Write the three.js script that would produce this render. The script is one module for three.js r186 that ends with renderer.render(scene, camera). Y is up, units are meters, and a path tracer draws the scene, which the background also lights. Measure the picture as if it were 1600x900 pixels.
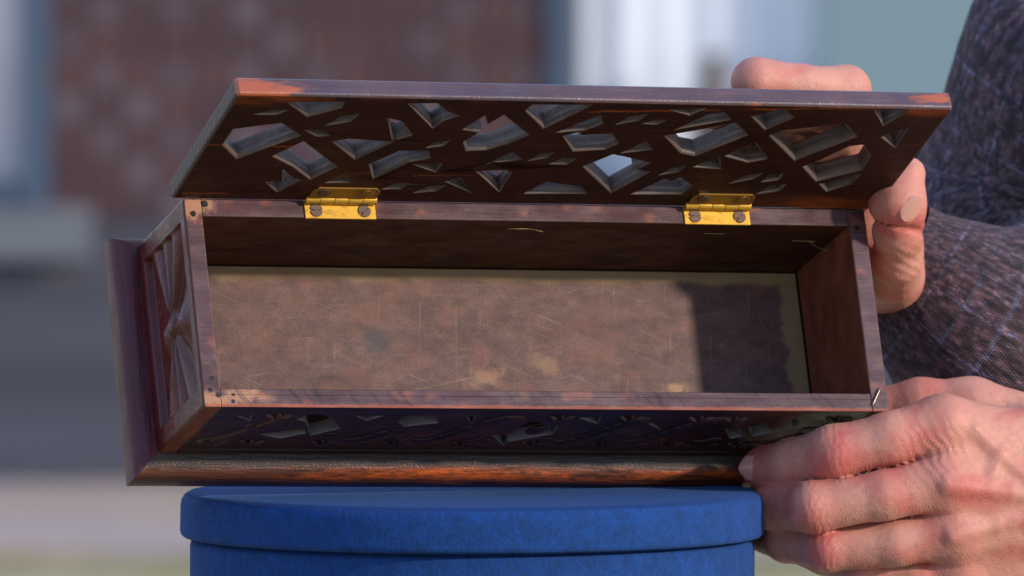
import * as THREE from 'three';
import { mergeGeometries } from 'three/addons/utils/BufferGeometryUtils.js';
import { RoundedBoxGeometry } from 'three/addons/geometries/RoundedBoxGeometry.js';

// ---------------------------------------------------------------- camera, sky, sun, exposure
const scene = new THREE.Scene();
const PITCH = THREE.MathUtils.degToRad(2), CAM_Y = 1.19, DIST = 3.2;
const camera = new THREE.PerspectiveCamera(3.746, 16 / 9, 0.1, 400);
camera.position.set(0, CAM_Y, DIST);
camera.rotation.x = -PITCH;
camera.focus = 3.205;
camera.userData.fStop = 20;
scene.add(camera);

const sunDir = new THREE.Vector3(0.835, 0.31, 0.41).normalize();
const sun = new THREE.DirectionalLight(0xfff0de, 3.3);
const SKY = 0.8, EXPOSURE = 1.16;

let seed = 7;
const rnd = () => { seed |= 0; seed = seed + 0x6D2B79F5 | 0; let t = Math.imul(seed ^ seed >>> 15, 1 | seed); t = t + Math.imul(t ^ t >>> 7, 61 | t) ^ t; return ((t ^ t >>> 14) >>> 0) / 4294967296; };
const LAT = new Float32Array(65536); for (let i = 0; i < 65536; i++) LAT[i] = rnd();
const sm = t => t * t * (3 - 2 * t), clamp = (x, a = 0, b = 1) => x < a ? a : x > b ? b : x, mix = (a, b, t) => a + (b - a) * t;
const step = (a, b, x) => sm(clamp((x - a) / (b - a)));
function n2(x, y) {
  const i = Math.floor(x), j = Math.floor(y), u = sm(x - i), v = sm(y - j);
  const g = (a, b) => LAT[((a & 255) << 8) | (b & 255)];
  return mix(mix(g(i, j), g(i + 1, j), u), mix(g(i, j + 1), g(i + 1, j + 1), u), v);
}
const f2 = (x, y, o = 4) => { let s = 0, a = .5, t = 0; for (let k = 0; k < o; k++) { s += a * n2(x + k * 17.3, y + k * 9.1); t += a; a *= .5; x *= 2.03; y *= 2.03; } return s / t; };
function n3(x, y, z) { const k = Math.floor(z), w = sm(z - k); return mix(n2(x + k * 37.7, y + k * 11.3), n2(x + (k + 1) * 37.7, y + (k + 1) * 11.3), w); }

{ // clear spring sky with thin cloud, one sheet all round
  const W = 512, H = 256, d = new Float32Array(W * H * 4);
  for (let j = 0; j < H; j++) for (let i = 0; i < W; i++) {
    const el = (j + .5) / H * Math.PI - Math.PI / 2, az = (i + .5) / W * Math.PI * 2;
    const e = Math.max(0, Math.sin(el)), h = Math.pow(1 - e, 3.2);
    const cx = Math.cos(az) * Math.cos(el), cz = Math.sin(az) * Math.cos(el), q = 1 / (e + .28);
    const c = step(.5, .78, f2(cx * q * 2.2 + 40, cz * q * 2.2 + 40, 5)) * .75;
    const r = mix(.26, .78, h), g = mix(.47, .90, h), b = mix(.95, 1.05, h), k = 4 * (j * W + i);
    d[k] = SKY * mix(r, 1.5, c); d[k + 1] = SKY * mix(g, 1.52, c); d[k + 2] = SKY * mix(b, 1.58, c); d[k + 3] = 1;
  }
  const t = new THREE.DataTexture(d, W, H, THREE.RGBAFormat, THREE.FloatType);
  t.mapping = THREE.EquirectangularReflectionMapping; t.magFilter = t.minFilter = THREE.LinearFilter; t.needsUpdate = true;
  scene.background = t; scene.environment = t;
}
// the box stands 3.2 m in front of the lens; mm in the frame of the sitter's work -> metres in the world
const FRAME_Q = new THREE.Quaternion().setFromAxisAngle(new THREE.Vector3(1, 0, 0), -PITCH);
const FRAME_O = new THREE.Vector3(0, CAM_Y - DIST * Math.sin(PITCH), DIST - DIST * Math.cos(PITCH));
const W = (x, y, z) => new THREE.Vector3(x * .001, y * .001, z * .001).applyQuaternion(FRAME_Q).add(FRAME_O);
sun.position.copy(FRAME_O).addScaledVector(sunDir, 12); sun.target.position.copy(FRAME_O);
sun.castShadow = true; sun.shadow.mapSize.set(4096, 4096); sun.shadow.radius = 6;
Object.assign(sun.shadow.camera, { left: -3, right: 3, top: 3, bottom: -3, near: .1, far: 40 });
scene.add(sun, sun.target);

// ---------------------------------------------------------------- helpers
const used = {};
const numbered = n => { const k = used[n] = (used[n] ?? -1) + 1; return k ? `${n}_${String(k).padStart(3, '0')}` : n; };
function tag(o, label, category, group) { o.userData.label = label; o.userData.category = category; if (group) o.userData.group = group; return o; }
function top(name, label, category, pos, group) { const o = new THREE.Group(); o.name = numbered(name); if (pos) o.position.copy(pos); scene.add(o); return tag(o, label, category, group); }
function part(name, g, m, parent) { const o = new THREE.Mesh(g, m); o.name = name; parent.add(o); return o; }
function ground(name, g, m) { const o = new THREE.Mesh(g, m); o.name = name; o.userData.kind = 'structure'; scene.add(o); return o; }
function tex(w, h, fn, srgb = true) {
  const d = new Uint8Array(w * h * 4);
  for (let j = 0; j < h; j++) for (let i = 0; i < w; i++) { const c = fn((i + .5) / w, (j + .5) / h), k = 4 * (j * w + i); d[k] = clamp(c[0], 0, 255); d[k + 1] = clamp(c[1], 0, 255); d[k + 2] = clamp(c[2], 0, 255); d[k + 3] = 255; }
  const t = new THREE.DataTexture(d, w, h); t.wrapS = t.wrapT = THREE.RepeatWrapping; t.magFilter = THREE.LinearFilter; t.minFilter = THREE.LinearMipmapLinearFilter; t.generateMipmaps = true;
  if (srgb) t.colorSpace = THREE.SRGBColorSpace; t.needsUpdate = true; return t;
}
const lerp3 = (a, b, t) => [a[0] + (b[0] - a[0]) * t, a[1] + (b[1] - a[1]) * t, a[2] + (b[2] - a[2]) * t];
const mul3 = (a, k) => [a[0] * k, a[1] * k, a[2] * k];
const M = (o) => new THREE.MeshPhysicalMaterial(o);
// wood: U x V metres per tile, grain along u. over(u, v, colour, x, y) may add wear in mm
function wood(U, V, px, c1, c2, { rough = .42, bump = .00012, cc = 0, over, grain = 1, rv = .25, spec = .5 } = {}) {
  const w = px, h = Math.max(64, Math.round(px * V / U)), G = [];
  const o = rnd() * 200;
  const shade = (u, v) => {
    const x = u * U * 1000, y = v * V * 1000;
    const wob = f2(x * .02 + o, y * .06, 2) * 3;
    const st = f2(x * .035 + o, (y + wob) * .75 + o, 4), fi = f2(x * .16 + o, (y + wob) * 3.1, 2), pa = f2(x * .05 + o * 2, y * .09, 3);
    return [x, y, st, fi, pa];
  };
  const bb = new Uint8Array(w * h); let bi = 0;
  const map = tex(w, h, (u, v) => {
    const [x, y, st, fi, pa] = shade(u, v);
    bb[bi++] = 255 * clamp(st * .45 + fi * .4 + n2(x * 2.7, y * 2.7) * .25);
    let c = lerp3(c1, c2, clamp((st - .5) * 1.5 * grain + .5 + (pa - .5) * 1.1));
    c = mul3(c, 1 + (fi - .5) * .26 * grain);
    if (over) c = over(u, v, c, x, y);
    return c;
  });
  bi = 0; const bm = tex(w, h, () => { const k = bb[bi++]; return [k, k, k]; }, false);
  const rm = tex(w >> 2, h >> 2, (u, v) => { const x = u * U * 1000, y = v * V * 1000; const k = 255 * clamp(rough + (f2(x * .11 + o, y * .22 + 5, 4) - .5) * 2 * rv); return [k, k, k]; }, false);
  return M({ map, bumpMap: bm, bumpScale: bump, roughnessMap: rm, roughness: 1, clearcoat: cc, clearcoatRoughness: .25, specularIntensity: spec * 2 });
}
// box-project uv in tiles of U x V metres; axis 'x' or 'y' is the grain; groups: 1 where the face looks along +z
function boxUV(g, U, V, axis = 'x', split = false) {
  g = g.index ? g.toNonIndexed() : g;
  const p = g.attributes.position, n = g.attributes.normal, uv = new Float32Array(p.count * 2), sel = [[], []];
  for (let t = 0; t < p.count; t += 3) {
    const a = new THREE.Vector3().fromBufferAttribute(p, t), b = new THREE.Vector3().fromBufferAttribute(p, t + 1), c = new THREE.Vector3().fromBufferAttribute(p, t + 2);
    const f = b.clone().sub(a).cross(c.clone().sub(a)).normalize(), ax = Math.abs(f.x), ay = Math.abs(f.y), az = Math.abs(f.z);
    for (let k = 0; k < 3; k++) {
      const q = [a, b, c][k]; let s, r;
      if (az >= ax && az >= ay) [s, r] = axis === 'x' ? [q.x, q.y] : [q.y, q.x];
      else if (ay >= ax) [s, r] = axis === 'x' ? [q.x, q.z] : [q.z, q.x];
      else [s, r] = axis === 'y' ? [q.y, q.z] : [q.z, q.y];
      uv[2 * (t + k)] = s / U; uv[2 * (t + k) + 1] = r / V;
    }
    sel[split && f.z > .7 ? 1 : 0].push(t);
  }
  g.setAttribute('uv', new THREE.BufferAttribute(uv, 2));
  if (!split) { g.clearGroups(); return g; }
  const out = new THREE.BufferGeometry(), ord = [...sel[0], ...sel[1]];
  for (const [nm, k] of [['position', 3], ['normal', 3], ['uv', 2]]) {
    const src = g.attributes[nm].array, d = new Float32Array(ord.length * 3 * k);
    ord.forEach((t, i) => d.set(src.subarray(t * k, (t + 3) * k), i * 3 * k)); out.setAttribute(nm, new THREE.BufferAttribute(d, k));
  }
  out.addGroup(0, sel[0].length * 3, 0); out.addGroup(sel[0].length * 3, sel[1].length * 3, 1);
  return out;
}
const slab = (x0, x1, y0, y1, z0, z1, r = .4) => new RoundedBoxGeometry((x1 - x0) * .001, (y1 - y0) * .001, (z1 - z0) * .001, 2, r * .001).translate((x0 + x1) * .0005, (y0 + y1) * .0005, (z0 + z1) * .0005);
// naive surface nets over a signed distance (mm)
function nets(f, lo, hi, h) {
  const N = [0, 1, 2].map(k => Math.ceil((hi[k] - lo[k]) / h) + 1), [nx, ny, nz] = N, F = new Float32Array(nx * ny * nz).fill(1e3);
  const S = 4, at = (i, j, k) => (k * ny + j) * nx + i;
  for (let k = 0; k < nz; k += S) for (let j = 0; j < ny; j += S) for (let i = 0; i < nx; i += S) {
    const c = f(lo[0] + (i + S / 2) * h, lo[1] + (j + S / 2) * h, lo[2] + (k + S / 2) * h), far = Math.abs(c) > S * h + 1.5;
    for (let c3 = k; c3 < Math.min(k + S, nz); c3++) for (let b = j; b < Math.min(j + S, ny); b++) for (let a = i; a < Math.min(i + S, nx); a++)
      F[at(a, b, c3)] = far ? c : f(lo[0] + a * h, lo[1] + b * h, lo[2] + c3 * h);
  }
  const id = new Int32Array(nx * ny * nz).fill(-1), P = [], I = [];
  for (let k = 0; k < nz - 1; k++) for (let j = 0; j < ny - 1; j++) for (let i = 0; i < nx - 1; i++) {
    let m = 0, x = 0, y = 0, z = 0; const v = [];
    for (let q = 0; q < 8; q++) { v[q] = F[at(i + (q & 1), j + (q >> 1 & 1), k + (q >> 2))]; }
    const e = (a, b) => { if ((v[a] < 0) !== (v[b] < 0)) { const t = v[a] / (v[a] - v[b]); x += mix(a & 1, b & 1, t); y += mix(a >> 1 & 1, b >> 1 & 1, t); z += mix(a >> 2, b >> 2, t); m++; } };
    e(0, 1); e(2, 3); e(4, 5); e(6, 7); e(0, 2); e(1, 3); e(4, 6); e(5, 7); e(0, 4); e(1, 5); e(2, 6); e(3, 7);
    if (m) { id[at(i, j, k)] = P.length / 3; P.push(lo[0] + (i + x / m) * h, lo[1] + (j + y / m) * h, lo[2] + (k + z / m) * h); }
  }
  for (let k = 1; k < nz - 1; k++) for (let j = 1; j < ny - 1; j++) for (let i = 1; i < nx - 1; i++) {
    const a = F[at(i, j, k)] < 0;
    const quad = (p, q, r, s, flip) => { if (p < 0 || q < 0 || r < 0 || s < 0) return; flip ? I.push(p, q, r, p, r, s) : I.push(p, r, q, p, s, r); };
    if (a !== F[at(i + 1, j, k)] < 0) quad(id[at(i, j - 1, k - 1)], id[at(i, j, k - 1)], id[at(i, j, k)], id[at(i, j - 1, k)], a);
    if (a !== F[at(i, j + 1, k)] < 0) quad(id[at(i - 1, j, k - 1)], id[at(i - 1, j, k)], id[at(i, j, k)], id[at(i, j, k - 1)], a);
    if (a !== F[at(i, j, k + 1)] < 0) quad(id[at(i - 1, j - 1, k)], id[at(i, j - 1, k)], id[at(i, j, k)], id[at(i - 1, j, k)], a);
  }
  const nr = new Float32Array(P.length), d = h * .45;
  for (let q = 0; q < P.length; q += 3) {
    const [x, y, z] = [P[q], P[q + 1], P[q + 2]];
    const gx = f(x + d, y, z) - f(x - d, y, z), gy = f(x, y + d, z) - f(x, y - d, z), gz = f(x, y, z + d) - f(x, y, z - d), l = Math.hypot(gx, gy, gz) || 1;
    nr[q] = gx / l; nr[q + 1] = gy / l; nr[q + 2] = gz / l;
  }
  return { P, nr, I };
}
function capsule(x, y, z, a, b) {
  const dx = b[0] - a[0], dy = b[1] - a[1], dz = b[2] - a[2], t = clamp(((x - a[0]) * dx + (y - a[1]) * dy + (z - a[2]) * dz) / (dx * dx + dy * dy + dz * dz));
  return Math.hypot(x - a[0] - dx * t, y - a[1] - dy * t, z - a[2] - dz * t) - mix(a[3], b[3], t);
}
const smin = (a, b, k) => { const h = clamp(.5 + .5 * (b - a) / k); return mix(b, a, h) - k * h * (1 - h); };
function chain(x, y, z, pts, k) { let d = 1e3; for (let i = 0; i + 1 < pts.length; i++) d = smin(d, capsule(x, y, z, pts[i], pts[i + 1]), k); return d; }

// ---------------------------------------------------------------- the setting: ground and building
const gm = M({ roughness: .95, map: tex(1024, 1024, (u, v) => { // dry lawn: 4 m tile
  const a = f2(u * 8, v * 8, 5), b = f2(u * 90, v * 90, 3), c = lerp3([150, 144, 100], [176, 160, 126], clamp((a - .5) * 3 + .5)); return mul3(c, .8 + b * .4); }) });
gm.map.repeat.set(50, 50);
ground('ground', new THREE.PlaneGeometry(200, 200).rotateX(-Math.PI / 2), gm);
const pm = M({ roughness: .9, map: tex(512, 512, (u, v) => { const a = f2(u * 6, v * 6, 4), b = f2(u * 120, v * 120, 3); return mul3(lerp3([190, 166, 140], [178, 164, 160], clamp((a - .5) * 3 + .5)), .82 + b * .36); }) });
pm.map.repeat.set(20, 1);
ground('path', new THREE.PlaneGeometry(40, 2.7).rotateX(-Math.PI / 2).translate(0, .006, -16.3), pm);

{
  const b = top('brick_building', 'dark red brick building with grey plinth and blue-grey window frames behind the table', 'building', new THREE.Vector3(0, 0, -17.6));
  const box = (x0, x1, y0, y1, z0, z1) => new THREE.BoxGeometry(x1 - x0, y1 - y0, z1 - z0).translate((x0 + x1) / 2, (y0 + y1) / 2, (z0 + z1) / 2);
  const grainy = (c, k = .25) => M({ color: 0xffffff, roughness: .9, map: tex(256, 256, (u, v) => mul3(c, 1 - k / 2 + k * f2(u * 12, v * 12, 5))) });
  const mortar = grainy([100, 82, 90]), slate = grainy([74, 77, 88], .4), frame = M({ color: 0x4c5d70, roughness: .5 }), lime = grainy([108, 114, 122], .3);
  part('wall', mergeGeometries([box(-1.09, .09, .62, 3.1, -.3, -.012), box(-8, -1.9, .62, 3.1, -.3, -.012), box(1.75, 8, .62, 3.1, -.3, -.012), box(-1.9, -1.09, 2.6, 3.1, -.3, -.012), box(.09, 1.75, 2.6, 3.1, -.3, -.012)]), mortar, b);
  const dark = [[84, 58, 60], [80, 58, 62], [90, 64, 64], [76, 56, 60]].map(c => M({ color: new THREE.Color(`rgb(${c})`), roughness: .85 })), pale = [[100, 84, 90], [94, 78, 84], [106, 92, 98]].map(c => M({ color: new THREE.Color(`rgb(${c})`), roughness: .85 }));
  const bg = new RoundedBoxGeometry(.088, .066, .1, 1, .004), half = new RoundedBoxGeometry(.064, .066, .1, 1, .004);
  for (let r = 0; r < 17; r++) for (let i = 0; i < 14; i++) {
    const header = (i + r) & 1, x = -1.09 + .043 + i * .0842, y = .62 + .0385 + r * .0765;
    const m = part('brick', header ? half : bg, (header && rnd() < .55 ? pale : dark)[Math.floor(rnd() * 3)], b); m.position.set(x, y, -.05 + (rnd() - .5) * .004);
  }
  part('plinth', box(-8, 8, -.1, .62, -.34, .03), slate, b);
  part('window_sill', box(-1.98, -.99, .535, .655, -.2, .11), lime, b);
  part('window_sill', box(.02, 1.8, .56, .655, -.2, .09), lime, b);
  part('window_frame', mergeGeometries([box(-1.167, -1.0905, .66, 2.6, -.12, .02), box(-1.9, -1.82, .66, 2.6, -.12, .02), box(-1.82, -1.167, .66, .72, -.12, .01)]), frame, b);
  part('window_frame', mergeGeometries([box(.0905, .165, .66, 2.6, -.12, .02), box(.165, .73, .66, .71, -.12, .01)]), frame, b);
  const glass = M({ transmission: 1, thickness: 0, roughness: .02, color: 0xffffff, ior: 1.5 });
  part('window_pane', box(-1.82, -1.167, .72, 2.6, -.052, -.046), glass, b);
  part('window_pane', box(.165, .73, .71, 2.6, -.052, -.046), glass, b);
  part('door_panel', box(.73, 1.75, .66, 2.6, -.12, .012), M({ color: 0x7c979d, roughness: .6 }), b);
  const drape = (x0, x1, c) => { const g = new THREE.PlaneGeometry(x1 - x0, 2.0, 90, 4), p = g.attributes.position; for (let i = 0; i < p.count; i++) p.setZ(i, 0.005 * Math.sin(p.getX(i) * 58) + .006 * Math.sin(p.getX(i) * 23 + p.getY(i))); g.computeVertexNormals(); g.translate((x0 + x1) / 2, 1.66, -.10); return part('curtain', g, M({ color: c, roughness: .9, side: THREE.DoubleSide }), b); };
  drape(.16, .74, 0xf2f8ff); drape(-1.46, -1.16, 0xf0e8ea); drape(-1.84, -1.47, 0xd09a68);
  part('back_wall', mergeGeometries([box(-2, 2, .6, 3, -.9, -.8), box(-2, -1.95, .6, 3, -.8, -.3), box(1.95, 2, .6, 3, -.8, -.3)]), slate, b);
  const vase = top('vase', 'small brown vase on the window sill behind the pale curtained window', 'vase', new THREE.Vector3(.475, .656, -17.6 + .035));
  part('vase_body', new THREE.LatheGeometry([[0, 0], [.03, 0], [.04, .04], [.055, .14], [.05, .24], [.03, .3], [.025, .34], [.034, .36], [.03, .358], [.02, .33]].map(a => new THREE.Vector2(...a)), 32), M({ color: 0x584c46, roughness: .4, side: THREE.DoubleSide }), vase);
}

// ---------------------------------------------------------------- the carved wooden box
const L = 270, D = 80, H = 53, TH = 7;
const box = top('carved_wooden_box', 'open dark wooden box with pierced carved lid, brass hinges and sunburst end panel', 'wooden box', W(-111.4, -42.9, 20));
{
  const R = new THREE.Matrix4().set(.93315, -.1062, .34343, 0, -.0115, .94606, .3238, 0, -.35929, -.3061, .8816, 0, 0, 0, 0, 1);
  box.quaternion.copy(FRAME_Q).multiply(new THREE.Quaternion().setFromRotationMatrix(R));
  box.updateMatrixWorld(true);
}
const spots = (list, x, y) => { let s = 0; for (const [a, b, r, k = 1, e = 1] of list) { const d = Math.hypot(x - a, (y - b) * e) / r + (f2(x * .3 + a, y * .3 + b, 4) - .5) * 1.3 + (n2(x * 2.5, y * 2.5) - .5) * .35; s = Math.max(s, k * step(1.1, .1, d)); } return s; };
const ORANGE = [168, 82, 30], PALE = [176, 128, 96], BLACK = [22, 16, 14];
const rimWear = (u, v, c, x, y) => { // bare corners, worm holes, plane marks
  let s = spots([[4, 77, 6, 1.4], [9, 78, 5, 1.2], [8, 3, 10, 1.4, 2], [2, 3, 5, 1.3], [17, 4, 11, 1, 3]], x, y);
  c = lerp3(c, PALE, clamp(s) * .9);
  const sc = step(.62, .8, f2((x + y * .7) * .8, (y - x * .2) * .1 + 60, 3)); c = mul3(c, 1 - .35 * sc * (y < 8 ? 1 : .35));
  c = lerp3(c, [150, 86, 66], .55 * step(.55, .8, f2(x * .12 + 9, y * .2, 4)));
  const e = Math.min(y, 80 - y); if (e < .9 + f2(x * .4, 3) * .8 && y < 40) c = lerp3(c, [176, 84, 50], .6);
  for (const [a, b, r] of [[8.2, 78, 1.3], [3.5, 74, 1.1], [4.2, 11, .9], [3.2, 6.5, .8], [6, 4.6, .9], [11.6, 2.2, .7], [11.8, 4.7, .6], [266, 72.5, .9], [135, 76, .5]]) if (Math.hypot(x - a, y - b) < r * (.8 + .5 * n2(x * 3, y * 3))) c = BLACK;
  return c;
};
const RIM = wood(.3, .1, 1400, [70, 45, 48], [90, 62, 68], { rough: .3, rv: .16, over: rimWear, bump: .00006, grain: .7, spec: .5 });
const inX = wood(.3, .1, 1024, [60, 32, 22], [84, 46, 30], { rough: .6, spec: .2, over: (u, v, c, x, y) => lerp3(c, [128, 108, 78], .75 * step(.72, .84, f2(x * .06 + 3, y * 1.5, 3)) * step(.55, .7, f2(x * .09, y * .1 + 7, 2))) });
const inY = wood(.1, .1, 512, [124, 64, 46], [140, 78, 56], { rough: .6, spec: .35, grain: .3, over: (u, v, c, x, y) => mul3(c, .7 + .45 * f2(x * .1, y * .16, 5)) });
const outDark = wood(.3, .1, 1024, [44, 24, 22], [68, 34, 28], { rough: .45, cc: .15 });
const RED = wood(.1, .1, 1024, [72, 17, 13], [94, 28, 21], { rough: .3, rv: .2, grain: .8, bump: .0001 });
const CUT = wood(.06, .06, 512, [78, 66, 62], [118, 104, 98], { rough: .6, rv: .25, bump: .00025, grain: 1.2, over: (u, v, c, x, y) => lerp3(c, [150, 92, 58], .5 * step(.66, .8, f2(x * .3, y * .3 + 8, 3))) });
const CUT2 = wood(.06, .06, 512, [108, 102, 104], [132, 126, 128], { rough: .4, rv: .25, bump: .0002 });

part('back_wall', boxUV(slab(7.05, 262.95, 73, 80, -H, 0, .5), .3, .1, 'x', true), [inX, RIM], box);
part('right_wall', boxUV(slab(263, 270, 0, 80, -H, 0, .6), .1, .1, 'y', true), [inY, RIM], box);
{ // grain of the end rims follows the texture laid in box coordinates
  const w = box.children[1].geometry, p = w.attributes.position, uv = w.attributes.uv, g = w.groups[1];
  for (let i = g.start; i < g.start + g.count; i++) uv.setXY(i, p.getX(i) / .3, p.getY(i) / .1);
}
{ // left wall: framed panel carved with a sunburst
  const NU = 150, NV = 210, pos = [], uv = [], idx = [];
  const relief = (a, b) => { // a: 0 base .. 53 rim, b: 0 .. 80 ; depth in mm below the frame
    const fx = Math.min(a - 5, 47.5 - a), fy = Math.min(b - 8, 72 - b), e = Math.min(fx, fy);
    if (e < -.4) return .12 * f2(a * .4, b * .4, 3);
    const k = step(-.4, .5, e), p = (a - 26.2) / 21.2, q = (b - 40) / 32, r = Math.hypot(p, q), th = Math.atan2(p, q);
    const fan = step(-.05, .07, Math.abs(q) * .95 - Math.abs(p)), t = Math.atan2(p, Math.abs(q) + .02) / .74, sl = Math.abs(p);
    const dF = 3.1 - 2.3 * Math.pow(Math.abs(Math.cos(t * Math.PI * 1.5)), .7) * step(0, .3, r) - .2 * step(.2, .9, r);
    const leaf = Math.exp(-Math.pow((sl - .42) / .3, 2) - Math.pow((q + .08 * sl) / .2, 2)), dL = 3.6 - 3.1 * leaf - .4 * step(.75, 1, sl);
    let d = mix(dL, dF, fan);
    d -= 3 * Math.exp(-Math.pow(p / .17, 4) - Math.pow(q / .12, 4));
    return mix(0, d + .18 * (f2(a * .6, b * .6, 3) - .5), k);
  };
  for (let j = 0; j <= NV; j++) for (let i = 0; i <= NU; i++) {
    const a = H * i / NU, b = D * j / NV, ed = Math.min(a, H - a, b, D - b), d = relief(a, b) + .5 * (1 - step(0, .8, ed)) - .0;
    pos.push(d * .001, b * .001, (a - H) * .001); uv.push(b * .01, a * .01);
  }
  for (let j = 0; j < NV; j++) for (let i = 0; i < NU; i++) { const q = j * (NU + 1) + i; idx.push(q, q + 1, q + NU + 1, q + 1, q + NU + 2, q + NU + 1); }
  const g = new THREE.BufferGeometry(); g.setAttribute('position', new THREE.Float32BufferAttribute(pos, 3)); g.setAttribute('uv', new THREE.Float32BufferAttribute(uv, 2)); g.setIndex(idx); g.computeVertexNormals();
  const w = part('left_wall', (() => { const s = boxUV(slab(.5, 7, 0, 80, -H, 0, .35), .1, .1, 'y', true), p = s.attributes.position, u = s.attributes.uv, q = s.groups[1]; for (let i = q.start; i < q.start + q.count; i++) u.setXY(i, p.getX(i) / .3, p.getY(i) / .1);
    // hollow the slab behind the carving
    for (let i = 0; i < p.count; i++) if (p.getX(i) < .003) p.setX(i, Math.max(p.getX(i), (Math.min(p.getY(i), .08 - p.getY(i)) < .0002 || Math.min(-p.getZ(i), .053 + p.getZ(i)) < .0002) ? 0 : .0042));
    s.computeVertexNormals(); return s; })(), [inY, RIM], box);
  part('carved_panel', g, RED, w).userData.label = 'recessed red-brown end panel carved with a sunburst';
}
{ // front wall with carved openings
  const sh = new THREE.Shape([[7.05, -H], [262.95, -H], [262.95, 0], [7.05, 0]].map(a => new THREE.Vector2(...a)));
  const FRONT_HOLES = [[[40.6,-13.2],[42.8,-8.7],[50.1,-8.6],[60.7,-24.2],[52.3,-32.3],[45.1,-16.5]],[[62.3,-9.4],[72.0,-9.2],[68.0,-15.0]],[[81.0,-15.8],[82.4,-9.0],[92.0,-8.8],[96.3,-16.7],[85.3,-21.4]],[[16.7,-10.4],[21.2,-9.6],[23.0,-15.8]],[[32.7,-31.5],[37.8,-29.1],[47.0,-25.5],[49.3,-30.0],[41.6,-35.9]],[[104.9,-9.2],[108.6,-10.4],[110.0,-17.7]],[[123.5,-31.1],[130.8,-29.7],[129.3,-23.5],[132.3,-14.8],[144.7,-19.5],[145.9,-29.4],[131.9,-38.4],[132.1,-43.4]],[[149.2,-9.6],[157.8,-9.4],[159.4,-16.8]],[[179.9,-16.4],[182.3,-13.9],[187.3,-23.7]],[[212.9,-22.0],[217.9,-21.9],[222.2,-30.6],[219.0,-33.2]],[[221.6,-20.6],[224.9,-14.3],[232.7,-25.4],[227.2,-30.5]],[[234.4,-10.5],[236.7,-9.7],[241.0,-16.6],[239.1,-19.7]]];
  for (const h of FRONT_HOLES) sh.holes.push(new THREE.Path(h.map(a => new THREE.Vector2(...a))));
  let g = new THREE.ExtrudeGeometry(sh, { depth: 4.2, bevelEnabled: true, bevelThickness: .4, bevelSize: .4, bevelOffset: -.4, bevelSegments: 2, steps: 1 });
  const caps = g.groups[0].count; g.translate(0, 0, -4.6).rotateX(Math.PI / 2).scale(.001, .001, .001);
  const p = g.attributes.position, uv = g.attributes.uv; for (let i = 0; i < p.count; i++) uv.setXY(i, p.getX(i) / .3, (p.getY(i) + p.getZ(i)) / .1);
  const keep = { dark: [], cut: [] };
  for (let t = 0; t < p.count; t += 3) { const z = (p.getZ(t) + p.getZ(t + 1) + p.getZ(t + 2)) / 3, x = (p.getX(t) + p.getX(t + 1) + p.getX(t + 2)) / 3; (t < caps || z > -.0015 || z < -.0515 || x < .0085 || x > .2615 ? keep.dark : keep.cut).push(t); }
  const pick = (list) => { const o = new THREE.BufferGeometry(); for (const [nm, k] of [['position', 3], ['normal', 3], ['uv', 2]]) { const s = g.attributes[nm].array, d = new Float32Array(list.length * 3 * k); list.forEach((t, i) => d.set(s.subarray(t * k, (t + 3) * k), i * 3 * k)); o.setAttribute(nm, new THREE.BufferAttribute(d, k)); } return o; };
  const w = part('front_wall', boxUV(slab(7.05, 262.95, 4.7, 7, -H, 0, .3), .3, .1, 'x', true), [inX, RIM], box);
  const a = pick(keep.dark), b = pick(keep.cut), m = mergeGeometries([a, b], true);
  part('carved_front', m, [outDark, CUT2], w);
  const rim = boxUV(slab(7.05, 262.95, .05, 4.75, -.5, .05, .2), .3, .1, 'x'); { const pp = rim.attributes.position, u = rim.attributes.uv; for (let i = 0; i < pp.count; i++) u.setXY(i, pp.getX(i) / .3, (pp.getY(i) + Math.min(0, pp.getZ(i))) / .1); }
  part('rim_edge', rim, RIM, w);
  const lobes = [], nearHole = (x, z, d) => FRONT_HOLES.some(h => h.some((a, i) => { const b = h[(i + 1) % h.length]; for (let t = 0; t < 1; t += .25) if (Math.hypot(mix(a[0], b[0], t) - x, mix(a[1], b[1], t) - z) < d) return true; return false; }));
  for (const ph of [0, Math.PI]) for (let x = 14; x < 257; x += 3.1) {
    const q = x * .114 + ph, z = -25 + 14 * Math.sin(q), sl = Math.atan(14 * .114 * Math.cos(q)); if (nearHole(x, z, 5.5)) continue;
    lobes.push(new THREE.SphereGeometry(1, 12, 8).scale(.0042 + .0008 * rnd(), .0008 + .0005 * Math.abs(Math.cos(q * .5)), .0032).rotateY(-sl).translate(x * .001, 0, z * .001));
  }
  for (let x = 18; x < 255; x += 13.8) for (const z of [-10, -41]) { if (nearHole(x, z, 7)) continue; for (let k = 0; k < 3; k++) lobes.push(new THREE.SphereGeometry(1, 10, 7).scale(.0036, .0013, .0013).rotateY((k - 1) * .9 + (z < -20 ? 1.57 : -1.57)).translate(x * .001 + (k - 1) * .0024, 0, z * .001)); }
  part('carved_scroll', boxUV(mergeGeometries(lobes), .3, .1), outDark, w);
  part('border_strip', boxUV(slab(7.1, 262.9, -.6, .4, -52.6, -48.5, .4), .3, .1), outDark, w);
}
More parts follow.
